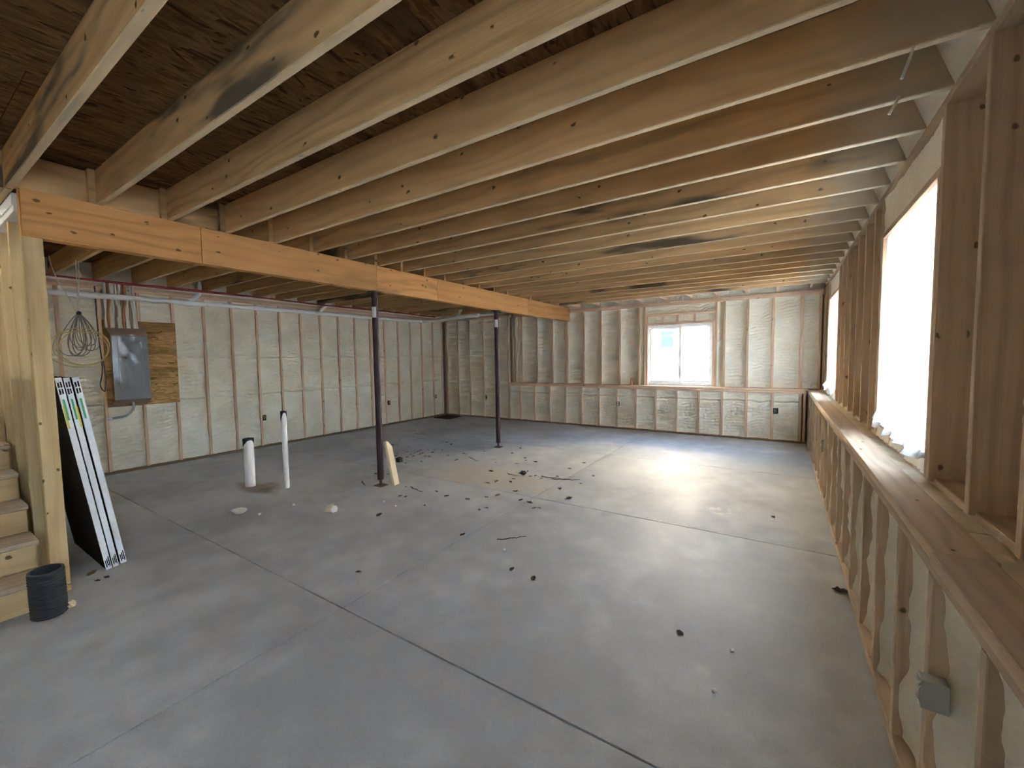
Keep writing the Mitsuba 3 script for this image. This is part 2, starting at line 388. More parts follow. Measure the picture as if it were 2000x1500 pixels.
for a, b in zip(cr, cr[1:]):
    put('foam_panel', foam((a + 0.017, YBU, 2.226), (1, 0, 0), (0, 0, 1), (0, -1, 0), b - a - 0.034, 0.148, 0.03, 0.02, 0.016, 0.0, raw=0.01, res=0.014), 'wall_back')
put('foam_panel', foam((-2.381, YBU, 2.408), (1, 0, 0), (0, 0, 1), (0, -1, 0), 1.30, 0.168, 0.05, 0.03, 0.016, 0.010, raw=0.01), 'wall_back')
put('foam_panel', foam((-2.36, YBU, 0.951), (1, 0, 0), (0, 0, 1), (0, -1, 0), 1.26, 0.03, 0.02, 0, 0.006, 0), 'wall_back')
for k in range(21):
    x = XL + S * k
    if x < XRU:
        y0 = YB if x < XP - 0.2 else YBU
        put('foam_strip', foam((x, y0 + 0.02, 2.645), (1, 0, 0), (0, 0, 1), (0, -1, 0), min(S, XRU - x), 0.28, 0.03, 0.012, 0.02, 0.0, raw=0.01), 'wall_back')

# ------------------------------------------------------------------ right wall
W2, W3, W5 = (2.74, 3.97, 1.075, 2.36), (6.72, 7.97, 1.075, 2.36), (-1.24, -0.25, 1.075, 2.36)       # openings of the right-hand windows (y0, y1, z0, z1); W5 unseen, put in to light the foreground
parts = [box(0.735, 0.95, a, b, -0.02, 3.0) for a, b in ((YF, W5[0]), (W5[1], W2[0]), (W2[1], W3[0]), (W3[1], 9.2))]
for w in (W2, W3, W5):
    parts += [box(0.735, 0.95, w[0], w[1], -0.02, w[2]), box(0.735, 0.95, w[0], w[1], w[3], 3.0)]
struct('wall_right', mikit.ply(cat(parts), 'grey_wall'), 'long basement wall with two film-covered windows above a low stud wall filled with spray foam')
put('bottom_plate', lumber(XR - 0.003, XR + 0.089, YF, YB, 0, 0.038, 'y', mat='dusty_wood'), 'wall_right')
ry = [1.72 + S * k for k in range(-8, 18)]
for y in ry:
    if y < YB - 0.05:
        put('stud', lumber(XR, XR + 0.089, y, y + 0.038, 0.038, 0.873, 'z', mat='dusty_wood'), 'wall_right')
for a, b in zip(ry, ry[1:]):
    b = min(b, YB)
    if b - a > 0.1 and a > -1.2:
        put('foam_panel', foam((XR, a + 0.036, 0.03), (0, 1, 0), (0, 0, 1), (-1, 0, 0), b - a - 0.034, 0.85, 0.066, 0.035, 0.03, 0.0, (), raw=0.006, res=0.0145, top=-0.016), 'wall_right')
put('low_wall_plate', lumber(XR, XR + 0.139, YF, YB + 0.14, 0.873, 0.910, 'y', mat='dusty_wood'), 'wall_right')
for a, b, s in ((YF, 1.712, 0.008), (1.715, 4.17, 0.0), (4.172, YB + 0.05, 0.003)):
    put('ledge_board', lumber(XR - s, XR + 0.139 - s, a, b, 0.911, ZC, 'y', mat='dusty_wood'), 'wall_right')
for k in range(-2, 22):
    y = k * S
    put('foam_strip', foam((XR + 0.13, y, ZC - 0.012), (1, 0, 0), (0, 1, 0), (0, 0, 1), 0.215, S, 0.008, 0.004, 0.014, 0.0, raw=0.012, res=0.016, back=0.05), 'wall_right')
put('sill_plate', lumber(XRU + 0.02, XRU + 0.139, YF, 8.98, 0.93, 0.965, 'y', mat='dusty_wood'), 'wall_right')
put('top_plate', lumber(XRU, XRU + 0.139, YF, YBU, 2.645, 2.683, 'y', mat='dusty_wood'), 'wall_right')
uy = [1.357, 1.765, 2.172, 4.29, 4.697, 5.103, 5.51, 5.916, 6.322, 8.40, 8.79]
for y in uy + [-2.3, -1.8, 0.15, 0.55, 0.95]:
    put('stud', lumber(XRU, XRU + 0.139, y, y + 0.038, 0.95, 2.645, 'z', mat='dusty_wood'), 'wall_right')
segy = []
for w in (W2, W3, W5):
    for y, nm, z in ((w[0] - 0.078, 'king_stud', 2.645), (w[0] - 0.038, 'jack_stud', 2.36), (w[1], 'jack_stud', 2.36), (w[1] + 0.040, 'king_stud', 2.645)):
        put(nm, lumber(XRU, XRU + 0.139, y, y + 0.038, 0.95, z, 'z', mat='dusty_wood'), 'wall_right')
    put('window_header', lumber(XRU, XRU + 0.139, w[0] - 0.038, w[1] + 0.038, w[3], w[3] + 0.038, 'y', mat='dusty_wood'), 'wall_right')
    put('window_sill', lumber(XRU, XRU + 0.139, w[0], w[1], w[2] - 0.038, w[2], 'y', mat='dusty_wood'), 'wall_right')
    put('foam_panel', foam((XRU, w[0] - 0.038, w[3] + 0.037), (0, 1, 0), (0, 0, 1), (-1, 0, 0), w[1] - w[0] + 0.076, 2.645 - w[3] - 0.036, 0.035, 0.02, 0.016, 0.002, raw=0.006), 'wall_right')
    put('foam_panel', foam((XRU, w[0], 0.955), (0, 1, 0), (0, 0, 1), (-1, 0, 0), w[1] - w[0], w[2] - 0.036 - 0.955, 0.02, 0.01, 0.02, 0.0, raw=0.014, res=0.014), 'wall_right')
    for q in (1 / 3, 2 / 3):
        y = w[0] + q * (w[1] - w[0])
        put('cripple_stud', lumber(XRU + 0.012, XRU + 0.139, y, y + 0.038, 0.95, w[2] - 0.038, 'z', mat='dusty_wood'), 'wall_right')
gaps = [(0.95, 1.357), (1.357, 1.765), (1.765, 2.172), (2.172, 2.662), (4.01, 4.29), (4.29, 4.697), (4.697, 5.103), (5.103, 5.51), (5.51, 5.916), (5.916, 6.322), (6.322, 6.642), (8.01, 8.40), (8.40, 8.79)]
for a, b in gaps:
    put('foam_panel', foam((XRU, a + 0.036, 0.955), (0, 1, 0), (0, 0, 1), (-1, 0, 0), b - a - 0.034, 2.645 - 0.955, 0.131, 0.006, 0.006, 0.003, raw=0.003, back=0.143, top=-0.11), 'wall_right')

# ------------------------------------------------------------------ wall behind the camera, and the upstairs hall over the stair opening
struct('wall_front', mikit.ply(box(-8.15, 0.95, YF - 0.2, YF, -0.02, 3.0), 'grey_wall'), 'plain basement wall behind the camera')

# ------------------------------------------------------------------ ceiling: subfloor on joists
struct('ceiling', mikit.ply(cat([box(-4.2, 0.95, YF - 0.2, 9.2, ZS + 0.02, ZS + 0.06), box(-8.15, -4.2, 0.50, 9.2, ZS + 0.02, ZS + 0.06)]), 'grey_wall'), 'open ceiling of wooden joists under brown strand-board subfloor')
def osb_panel(x0, x1, y0, y1, z0, z1):
    m = box(x0, x1, y0, y1, z0, z1).copy(); m.unmerge_vertices()
    v = m.vertices
    return mikit.ply(m, 'subfloor_osb', smooth=False, uv=np.stack([v[:, 1] + 3.1 * x0, v[:, 0] + 1.7 * y0 + v[:, 2]], -1))
x = -4.2
row = 0
while x < 0.73:
    x1 = min(x + 1.22, 0.735)
    y = YF - (0.6 if row % 2 else 1.8)
    while y < 9.0:
        a, b = max(y, YF), min(y + 2.44, 8.99)
        if b - a > 0.05:
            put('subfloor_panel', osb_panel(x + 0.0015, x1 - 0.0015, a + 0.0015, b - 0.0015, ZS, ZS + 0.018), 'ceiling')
        y += 2.44
    x = x1; row += 1
for i, (x0, x1) in enumerate(((-7.95, -6.64), (-6.64, -5.42), (-5.42, -4.2))):
    for a, b in ((0.50, 2.44), (2.44, 4.88), (4.88, 7.32), (7.32, 8.99)):
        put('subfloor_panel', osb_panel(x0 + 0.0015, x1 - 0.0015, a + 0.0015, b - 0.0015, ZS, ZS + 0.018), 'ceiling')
for k in range(-7, 20):
    yf = 0.578 + 0.4068 * k
    dz = rng.uniform(-0.003, 0.002)
    put('joist', lumber(-4.17, 0.66, yf - 0.038, yf, ZJ + max(dz, 0), ZS, 'x', 0.004, 'joist_wood'), 'ceiling')
    if k >= 1:
        put('joist', lumber(-7.94, -4.092, yf - 0.077, yf - 0.039, ZJ, ZS, 'x', 0.004, 'joist_wood'), 'ceiling')
put('trimmer_joist', lumber(-7.94, -4.19, 0.538, 0.576, ZJ, ZS, 'x', 0.004, 'joist_wood'), 'ceiling')
put('trimmer_joist', lumber(-7.94, -4.19, 0.499, 0.537, ZJ, ZS, 'x', 0.004, 'joist_wood'), 'ceiling')
put('stairwell_header', lumber(-4.25, -4.212, YF, 0.498, ZJ, ZS, 'y', 0.004, 'joist_wood'), 'ceiling')
for k in (0, 1, 2):
    yf = 0.578 + 0.4068 * k
    put('blocking', lumber(-4.168, -4.13, yf + 0.001, yf + 0.329, ZJ + 0.002, ZS - 0.01, 'y', 0.003, 'joist_wood'), 'ceiling')
for k in range(10):                                                 # short blocks from the last joist to the far wall
    x = -3.9 + 0.475 * k
    put('blocking', lumber(x, x + 0.038, 8.31, YBU + 0.02, ZJ + 0.004, ZJ + 0.09, 'y', 0.003), 'ceiling')
for k in range(-2, 20):                                             # foam sprayed against the rim, over the right-hand wall
    yf = 0.578 + 0.4068 * k
    put('foam_panel', foam((0.60, yf + 0.001, 2.66), (0, 1, 0), (-0.34, 0, 0.94), (-0.94, 0, -0.34), 0.366, 0.275, 0.01, 0.02, 0.022, 0.0, raw=0.008, back=0.06), 'ceiling')

# ------------------------------------------------------------------ beam, columns, post
bm = thing('support_beam', 'long orange laminated wooden beam carrying the ceiling joists on steel columns', 'beam')
by = [0.586, 1.572, 3.37, 4.424, 6.93, 8.80]
for a, b in zip(by, by[1:]):
    put('beam_board', lumber(-4.134, -4.09, a + 0.002, b - 0.002, 2.378, 2.680, 'y', 0.003, 'beam_wood'), bm)
for a, b in ((0.586, 4.9), (4.902, 8.80)):
    put('beam_board', lumber(-4.18, -4.1355, a, b, 2.378, 2.680, 'y', 0.003, 'beam_wood'), bm)
def column(y, zl, label):
    t = thing('steel_column', label, 'column', 'steel columns under the beam')
    put('tube', mikit.ply(tube([(-4.137, y, 0.078), (-4.137, y, 2.366)], 0.0375, 24), 'column_paint', smooth=40), t)
    put('screw_jack', mikit.ply(tube([(-4.137, y, 0.008), (-4.137, y, 0.09)], 0.0155, 14), 'dark_steel', smooth=40), t)
    put('base_plate', mikit.ply(box(-4.20, -4.07, y - 0.06, y + 0.06, 0.0, 0.008, 0.002), 'dark_steel'), t)
    put('top_plate', mikit.ply(box(-4.21, -4.065, y - 0.06, y + 0.06, 2.366, 2.378, 0.002), 'dark_steel'), t)
    a = np.radians(np.linspace(-122, -18, 14))
    ring = np.stack([np.cos(a), np.sin(a)], -1)
    V = np.array([(-4.137 + r * c, y + r * s, z) for r in (0.0378, 0.0384) for z in (zl, zl + 0.128) for c, s in ring])
    n = 14; F = []
    for q, s in ((0, 1), (2, -1)):
        for i in range(n - 1):
            f = (q * n + i, q * n + i + 1, (q + 1) * n + i + 1, (q + 1) * n + i)
            F.append(f if s < 0 else f[::-1])
    put('paper_label', mikit.ply((V, np.array(F)), 'label_white'), t, 'small white paper label wrapped around the column near its top')
column(3.366, 2.063, 'dark maroon steel column nearer the camera, scrap plank leaning on its foot')
column(5.924, 2.088, 'dark maroon steel column farther back toward the window wall, nothing leaning on it')
def lean(px, py, pz, ax, ang, rz=0.0):
    A = np.eye(4); A[:3, :3] = rot('z', rz) @ rot(ax, ang); A[:3, 3] = (px, py, pz)
    return A

pst = thing('wooden_post', 'yellowish knotty wooden post under the near end of the beam beside the stairs', 'post')
put('post_board', lumber(-4.132, -4.094, 0.584, 0.673, 0.038, 2.377, 'z', 0.003, 'stair_wood'), pst)
put('post_board', lumber(-4.172, -4.134, 0.584, 0.673, 0.038, 2.377, 'z', 0.003, 'stair_wood'), pst)

# ------------------------------------------------------------------ stair wall and stairs
struct('wall_stair', lumber(-7.9, -4.08, 0.584, 0.673, 0, 0.038, 'x', 0.003, 'stair_wood'), 'open row of wooden studs along the right-hand side of the stairs')
for k in range(1, 9):
    x = -4.135 - S * k
    put('stud', lumber(x - 0.038, x, 0.584, 0.673, 0.038, 2.55, 'z', 0.003, 'stair_wood'), 'wall_stair')
for i, (y, z) in enumerate(((0.572, 2.552), (0.566, 2.594), (0.572, 2.636))):  # top plates coloured white for the stairwell light falling on them
    put('lit_top_plate', lumber(-7.9, -4.20 - 0.02 * i, y, 0.673, z, z + 0.040, 'x', 0.003, 'white_paint_and_light'), 'wall_stair', 'top plate of the stud row, white colour standing in for light on it')
st = thing('staircase', 'unfinished wooden staircase at the left edge, rising away behind the post', 'staircase')
for k in range(12):
    x = -3.93 - 0.254 * k
    put('riser', lumber(x - 0.019, x, -0.50, 0.545, 0.19 * k, 0.19 * k + 0.157, 'y', 0.002, 'stair_wood'), st)
    put('tread', lumber(x - 0.262, x + 0.026, -0.50, 0.552, 0.19 * k + 0.158, 0.19 * (k + 1), 'y', 0.011, 'dusty_wood'), st)
prof = [(-3.935, 0.0)]
for k in range(12):
    prof += [(-3.951 - 0.254 * k, 0.19 * k + 0.156), (-3.951 - 0.254 * (k + 1) + 0.001, 0.19 * k + 0.156)]
from shapely.geometry import Polygon
pg = Polygon([(-3.951, 0.001)] + prof[1:] + [(-6.999, 1.9), (-4.25, 0.001)])
for y in (0.50, -0.50):
    m = trimesh.creation.extrude_polygon(pg, 0.038, engine='earcut')
    m.apply_transform(np.array([[1, 0, 0, 0], [0, 0, -1, y + 0.038], [0, 1, 0, 0], [0, 0, 0, 1.0]]))
    put('stringer', mikit.ply(m, 'joint_dark'), st)
for y in (-0.62,):
    put('stud', lumber(-7.9, -4.1, y - 0.04, y, 0, 2.6, 'z', 0.003, 'stair_wood'), 'wall_stair')
up = [box(-8.15, -4.1, -2.8, -2.6, 2.976, 5.4), box(-8.15, -7.95, -2.6, 0.7, 2.976, 5.4), box(-4.2, -4.1, -2.6, 0.7, 2.976, 5.4), box(-8.15, -4.1, -2.8, 0.8, 5.4, 5.5),
      box(-8.15, -4.1, 0.6, 0.8, 2.976, 3.7), box(-8.15, -4.1, 0.6, 0.8, 4.9, 5.4), box(-8.15, -6.9, 0.6, 0.8, 3.7, 4.9), box(-5.4, -4.1, 0.6, 0.8, 3.7, 4.9)]
struct('wall_upstairs', mikit.ply(cat(up), 'white_paint_and_light'), 'white walls of the hall upstairs around the stair opening')

# ------------------------------------------------------------------ windows
def window(name, axis, o, a0, a1, z0, z1, s, label):
    """Sliding vinyl window; axis: the wall's direction ('x' or 'y'); o: inner face of the frame; s: sign of outward."""
    def bx(u0, u1, w0, w1, d0, d1):
        d0, d1 = sorted((o + s * d0, o + s * d1))
        return box(u0, u1, d0, d1, w0, w1, 0.003) if axis == 'x' else box(d0, d1, u0, u1, w0, w1, 0.003)
    fr = cat([bx(a0, a1, z0, z0 + 0.045, 0, 0.08), bx(a0, a1, z1 - 0.055, z1, 0, 0.08), bx(a0, a0 + 0.04, z0, z1, 0, 0.08), bx(a1 - 0.05, a1, z0, z1, 0, 0.08)])
    struct(name, mikit.ply(fr, 'vinyl'), label)
    mid = (a0 + a1) / 2
    for b0, b1, d in ((a0 + 0.035, mid + 0.03, 0.018), (mid - 0.03, a1 - 0.045, 0.045)):
        put('sash', mikit.ply(cat([bx(b0, b1, z0 + 0.04, z0 + 0.085, d, d + 0.025), bx(b0, b1, z1 - 0.085, z1 - 0.05, d, d + 0.025), bx(b0, b0 + 0.04, z0 + 0.04, z1 - 0.05, d, d + 0.025), bx(b1 - 0.04, b1, z0 + 0.04, z1 - 0.05, d, d + 0.025)]), 'vinyl'), name)
        p = [(b0 + 0.03, z0 + 0.07), (b1 - 0.03, z0 + 0.07), (b1 - 0.03, z1 - 0.07), (b0 + 0.03, z1 - 0.07)]
        dd = o + s * (d + 0.012)
        V = np.array([(u, dd, w) if axis == 'x' else (dd, u, w) for u, w in p])
        put('pane', mikit.ply((V, np.array([(0, 1, 2), (0, 2, 3)])), 'glass'), name)
    return name
window('window_1', 'x', 8.90, *W1, 1, 'white sliding window in the far wall with the house next door seen through it')
window('window_2', 'y', 0.80, *W2, 1, 'nearer window of the right wall behind a sheet of white film')
window('window_3', 'y', 0.80, *W3, 1, 'farther window of the right wall behind a sheet of white film')
window('window_4', 'y', 0.80, *W5, 1, 'unseen window added to the right wall beside the camera, behind white film')  # out of view, set by the window spacing to brighten the foreground

def film(w, seed, label, mat='film'):
    y0, y1, z0, z1 = w[0] - 0.03, w[1] + 0.03, w[2] - 0.0, w[3] + 0.0
    n, k = 70, 60
    u, v = np.meshgrid(np.linspace(0, 1, n), np.linspace(0, 1, k), indexing='ij')
    folds = meshkit.fbm(np.stack([u * 9 + v * 0.9, v * 0.9, np.full_like(u, seed)], -1), 3, seed) - 0.5
    fine = meshkit.fbm(np.stack([u * 26 + v * 3, v * 4, np.full_like(u, seed)], -1), 2, seed + 4) - 0.5
    rag = 0.025 * (meshkit.fbm(np.stack([v * 9, u * 0, u * 0 + seed], -1), 3, 2) - 0.5)
    hold = np.minimum(1, 6 * np.minimum(u, 1 - u)) * np.minimum(1, 7 * (1 - v))
    X = 0.612 + (0.05 * folds + 0.02 * fine) * (0.35 + 0.65 * hold)
    bunch = np.maximum(0, 1 - v / 0.09)
    X = X - 0.05 * bunch * (0.55 + 0.9 * np.abs(fine) * 2) + 0.02 * np.sin(u * 40 + 5 * folds) * bunch
    Z = z0 + (z1 - z0) * v + 0.03 * bunch * np.sin(u * 23 + seed) - 0.022 * bunch
    Y = y0 + (y1 - y0) * u + rag * (1 - hold)
    I = np.arange(n * k).reshape(n, k)
    q = np.stack([I[:-1, :-1], I[1:, :-1], I[1:, 1:], I[:-1, 1:]], -1).reshape(-1, 4)
    solo('plastic_sheet', mikit.ply((np.stack([X, Y, Z], -1).reshape(-1, 3), q), mat, smooth=True), label, 'plastic sheet', 'plastic sheets over the right-hand windows')
film(W2, 3, 'milky plastic sheet hung over the nearer, larger-looking window of the right wall')
film(W3, 8, 'milky plastic sheet hung over the farther window of the right wall by the corner')

film(W5, 11, 'thin plastic sheet hung over the unseen window added beside the camera', 'added_film')

# ------------------------------------------------------------------ outdoors
struct('ground', mikit.ply(cat([box(-60, 60, 9.25, 80, 0.3, 0.5), box(1.0, 60, -40, 9.25, 0.3, 0.6)]), 'soil'), 'bare ground outside the windows')
hs = thing('neighbour_house', 'white sided house outside the far window with one window, blue reflection put into its pane colour', 'house')
put('wall', mikit.ply(box(-14, 7, 22.06, 30, 0.4, 10.9), 'siding'), hs)
for k in range(52):
    z = 0.5 + 0.2 * k
    V = []
    m = box(-14, 7, 22.035, 22.06, z, z + 0.197)
    m.vertices[(m.vertices[:, 2] > z + 0.1) & (m.vertices[:, 1] < 22.05), 1] += 0.018
    if z + 0.2 > 1.96 and z < 2.84:
        m1 = m.copy(); m1.vertices[m1.vertices[:, 0] > 0, 0] = -5.22
        m2 = m.copy(); m2.vertices[m2.vertices[:, 0] < 0, 0] = -4.53
        m = cat([m1, m2])
    put('siding_board', mikit.ply(m, 'siding'), hs)
wf = put('window', mikit.ply(cat([box(-5.24, -4.51, 22.02, 22.08, 1.94, 1.99), box(-5.24, -4.51, 22.02, 22.08, 2.81, 2.86), box(-5.24, -5.19, 22.02, 22.08, 1.94, 2.86), box(-4.56, -4.51, 22.02, 22.08, 1.94, 2.86), box(-5.2, -4.55, 22.025, 22.06, 2.56, 2.60)]), 'vinyl'), hs)
put('pane', mikit.ply(box(-5.2, -4.55, 22.045, 22.055, 1.96, 2.84), 'outside_glass'), wf)

# ------------------------------------------------------------------ electrical corner on the left wall
ob = lumber(XL + 0.001, XL + 0.012, 1.775, 2.60, 0.945, 2.16, 'y', 0.001, 'board_osb')
solo('backer_board', ob, 'brown strand-board panel fixed to the left wall behind the electrical panel', 'board')
ep = thing('breaker_box', 'grey metal electrical panel with a closed door on the strand-board backer', 'electrical panel')
put('case', mikit.ply(box(-7.836, -7.755, 1.845, 2.222, 1.05, 1.95, 0.006), 'panel_grey'), ep)
put('cover', mikit.ply(box(-7.756, -7.746, 1.838, 2.230, 1.043, 1.957, 0.004), 'panel_grey'), ep)
dk = put('door', mikit.ply(box(-7.747, -7.738, 1.895, 2.165, 1.20, 1.86, 0.003), 'panel_grey'), ep)
put('latch', mikit.ply(box(-7.739, -7.734, 1.925, 1.985, 1.625, 1.655, 0.002), 'panel_dark'), dk, 'dark latch recess on the panel door')
V = []
nu, nv = 22, 30
u, v = np.meshgrid(np.linspace(0, 1, nu), np.linspace(0, 1, nv), indexing='ij')
cre = 0.005 * np.abs(np.sin(9 * (u * 0.7 + v) + 2 * meshkit.fbm(np.stack([u * 4, v * 4, u * 0], -1), 2, 6))) * np.minimum(1, 5 * np.minimum(u, 1 - u))
X = -7.730 + cre
Y, Z = 1.83 + 0.41 * u, 1.035 + 0.93 * v
I = np.arange(nu * nv).reshape(nu, nv)
q = np.stack([I[:-1, :-1], I[1:, :-1], I[1:, 1:], I[:-1, 1:]], -1).reshape(-1, 4)
put('clear_wrap', mikit.ply((np.stack([X, Y, Z], -1).reshape(-1, 3), q), 'clear_film', smooth=True), ep, 'creased clear film over the front')
fl = np.array([(-7.835, 1.79, 2.085), (-7.835, 2.225, 2.085), (-7.742, 2.235, 1.945), (-7.742, 1.83, 1.945)])
m = trimesh.convex.convex_hull(np.vstack([fl, fl + [-0.004, 0, -0.008]]))
put('masking_flap', mikit.ply(m, 'kraft'), ep, 'brown paper flap sloping over the top')
m = trimesh.convex.convex_hull(np.array([(-7.83, 1.775, 0.955), (-7.83, 2.20, 0.955), (-7.744, 2.235, 1.04), (-7.744, 1.84, 1.045), (-7.834, 1.775, 0.945), (-7.834, 2.24, 1.0), (-7.83, 2.24, 1.05)]))
put('masking_flap', mikit.ply(m, 'kraft'), ep, 'brown paper flap hanging under the bottom')
cb = thing('cable_bundle', 'row of foam-spattered electrical cables running down from the ceiling into the panel', 'cables')
for i in range(13):
    y = 1.815 + 0.0265 * i
    pth = smooth_path([(-7.815 + rng.uniform(-.01, .012), y + rng.uniform(-.006, .006) + (0.02 * math.sin(i)) * (z > 2.4), z) for z in (2.68, 2.55, 2.42, 2.3, 2.18, 2.05)], 4)
    rr = 0.007 + 0.017 * meshkit.fbm(np.stack([pth[:, 2] * 22, pth[:, 1] * 50, pth[:, 0]], -1), 2, i)
    put('cable', mikit.ply(tube(pth, rr, 7), ['white_cable', 'rust', 'foam', 'white_cable', 'kraft', 'foam'][i % 6] if i != 1 else 'rust', smooth=60), cb)
sr = thing('conduit_run', 'grey bent conduit pipe below the electrical panel, ending at the left in a white coupling', 'conduit')
put('bend', mikit.ply(tube(smooth_path([(-7.80, 2.03, 1.04), (-7.79, 2.035, 0.93), (-7.79, 2.0, 0.86), (-7.79, 1.93, 0.81), (-7.80, 1.79, 0.79)]), 0.016, 12), 'conduit', smooth=50), sr)
put('coupling', mikit.ply(tube([(-7.80, 1.745, 0.788), (-7.80, 1.80, 0.79)], 0.026, 14), 'pvc', smooth=40), sr, 'white coupling')
solo('hanging_cable', mikit.ply(tube(smooth_path([(-7.80, 1.72, 2.6), (-7.81, 1.725, 2.0), (-7.78, 1.735, 1.5), (-7.77, 1.70, 1.27), (-7.79, 1.745, 1.18), (-7.80, 1.76, 1.35), (-7.80, 1.755, 1.6)]), 0.007, 7), 'black_plastic', smooth=60), 'dark cable hanging in a loop just left of the electrical panel', 'cable')

cc = thing('cable_coil', 'tangled coil of thin cable hung by a cord left of the electrical panel', 'cable coil')
KX, KY, KZ = -6.5, 1.292, 2.115
for i in range(9):
    a, dz, sh, ox = rng.uniform(0.05, 0.115), rng.uniform(0.34, 0.48), rng.uniform(-0.09, 0.09), rng.uniform(-0.05, 0.05)
    pts = [(KX + ox * math.sin(t / 2), KY + sh * math.sin(t / 2) + a * math.sin(t) * (0.6 + 0.4 * math.sin(t / 2)), KZ - dz * math.sin(t / 2) ** 1.3) for t in np.linspace(0.001, 2 * math.pi - 0.001, 30)]
    put('loop', mikit.ply(tube(pts, 0.0042, 6), 'grey_cable', smooth=60), cc)
for i, (r1, r2, dy, dz) in enumerate(((0.22, 0.205, 0.0, -0.37), (0.20, 0.19, 0.02, -0.385), (0.235, 0.195, -0.03, -0.40))):
    pts = [(KX + 0.04 + 0.03 * math.sin(3 * t), KY + dy + r1 * math.cos(t), KZ + dz + r2 * math.sin(t)) for t in np.linspace(0, 2 * math.pi, 44)]
    put('loop', mikit.ply(tube(pts, 0.0048, 6, False), 'yellow_cable', smooth=60), cc, 'wide yellow outer loop')
for s in (-1, 1):
    put('cord', mikit.ply(tube([(KX, KY + 0.004 * s, KZ), (KX, KY + 0.02 + 0.012 * s, 2.69)], 0.0035, 6), 'white_cable', smooth=60), cc)
put('tie', mikit.ply(trimesh.creation.icosphere(2, 0.022).apply_translation((KX, KY, KZ)), 'black_rubber', smooth=True), cc)
solo('hanging_cable', mikit.ply(tube(smooth_path([(-6.5, 1.10, 2.70), (-6.5, 1.115, 2.60), (-6.5, 1.15, 2.45), (-6.45, 1.20, 2.30), (-6.45, 1.25, 2.15), (-6.46, 1.27, 2.12)]), 0.004, 6), 'white_cable', smooth=60), 'thin pale cable dropping from the ceiling to the hanging coil', 'cable')

# ------------------------------------------------------------------ pipes
dp = thing('drain_pipe', 'long white plastic drain pipe under the ceiling along the left wall', 'pipe')
def zdr(y): return 2.455 + (y + 0.2) / 7.95 * 0.065
XD = -7.735
put('pipe', mikit.ply(tube([(XD, -0.2, zdr(-0.2)), (XD, 7.72, zdr(7.72))], 0.037, 18), 'pvc', smooth=40), dp)
for y in (2.83, 4.98):
    put('wye', mikit.ply(tube([(XD, y - 0.16, zdr(y)), (XD, y + 0.10, zdr(y))], 0.045, 18), 'pvc', smooth=40), dp)
    put('branch', mikit.ply(tube(smooth_path([(XD, y - 0.08, zdr(y)), (XD + 0.02, y + 0.02, zdr(y) + 0.10), (XD + 0.03, y + 0.06, zdr(y) + 0.16), (XD + 0.03, y + 0.065, zdr(y) + 0.34)], 6), 0.034, 16), 'pvc', smooth=40), dp)
for y in (1.72, 4.25, 6.35, 6.9):
    put('coupling', mikit.ply(tube([(XD, y - 0.045, zdr(y)), (XD, y + 0.045, zdr(y))], 0.043, 18), 'pvc', smooth=40), dp)
put('elbow', mikit.ply(tube(smooth_path([(XD, 7.66, zdr(7.7)), (XD + 0.01, 7.73, zdr(7.72)), (XD + 0.08, 7.77, zdr(7.72)), (XD + 0.16, 7.775, zdr(7.72))], 5), 0.044, 18), 'pvc', smooth=40), dp)
put('pipe', mikit.ply(tube([(XD + 0.1, 7.775, 2.522), (-5.98, 7.775, 2.560)], 0.037, 18), 'pvc', smooth=40), dp)
put('wye', mikit.ply(tube([(-6.75, 7.775, 2.545), (-6.40, 7.775, 2.552)], 0.045, 18), 'pvc', smooth=40), dp)
put('branch', mikit.ply(tube(smooth_path([(-6.66, 7.775, 2.548), (-6.50, 7.72, 2.60), (-6.35, 7.62, 2.68), (-6.18, 7.50, 2.78)], 5), 0.034, 16), 'pvc', smooth=40), dp)
put('cap', mikit.ply(tube([(-6.02, 7.775, 2.559), (-5.93, 7.775, 2.561)], 0.046, 18), 'pvc', smooth=40), dp)
put('pipe', mikit.ply(tube([(-6.3, 7.96, 2.58), (-4.7, 7.96, 2.615)], 0.030, 16), 'pvc', smooth=40), dp)
for i, (dx, dz) in enumerate(((0, 0), (0.032, 0.004))):
    solo('water_line', mikit.ply(tube(smooth_path([(-7.62 + dx, y, 2.655 + 0.008 * math.sin(y * 2.1 + i) + dz) for y in np.arange(0.4, 8.2, 0.55)], 4), 0.012, 8), 'red_pex', smooth=60),
         ('dark red water line' if i == 0 else 'second dark red water line') + ' clipped under the joists above the long white drain pipe', 'pipe', 'red water lines')
for i, (y, z) in enumerate(((2.23, 2.745), (2.62, 2.75), (3.05, 2.755))):
    solo('pipe_stub', mikit.ply(tube([(-4.6, y - 0.03, z), (-3.72 + 0.02 * i, y + 0.02, z + 0.01)], 0.010, 8), 'red_pex', smooth=60), ['orange-red pipe end poking past the beam between joists, nearest of three', 'red pipe end poking past the beam between joists, middle of three', 'red pipe end poking past the beam between joists, farthest of three'][i], 'pipe', 'pipe ends over the beam')
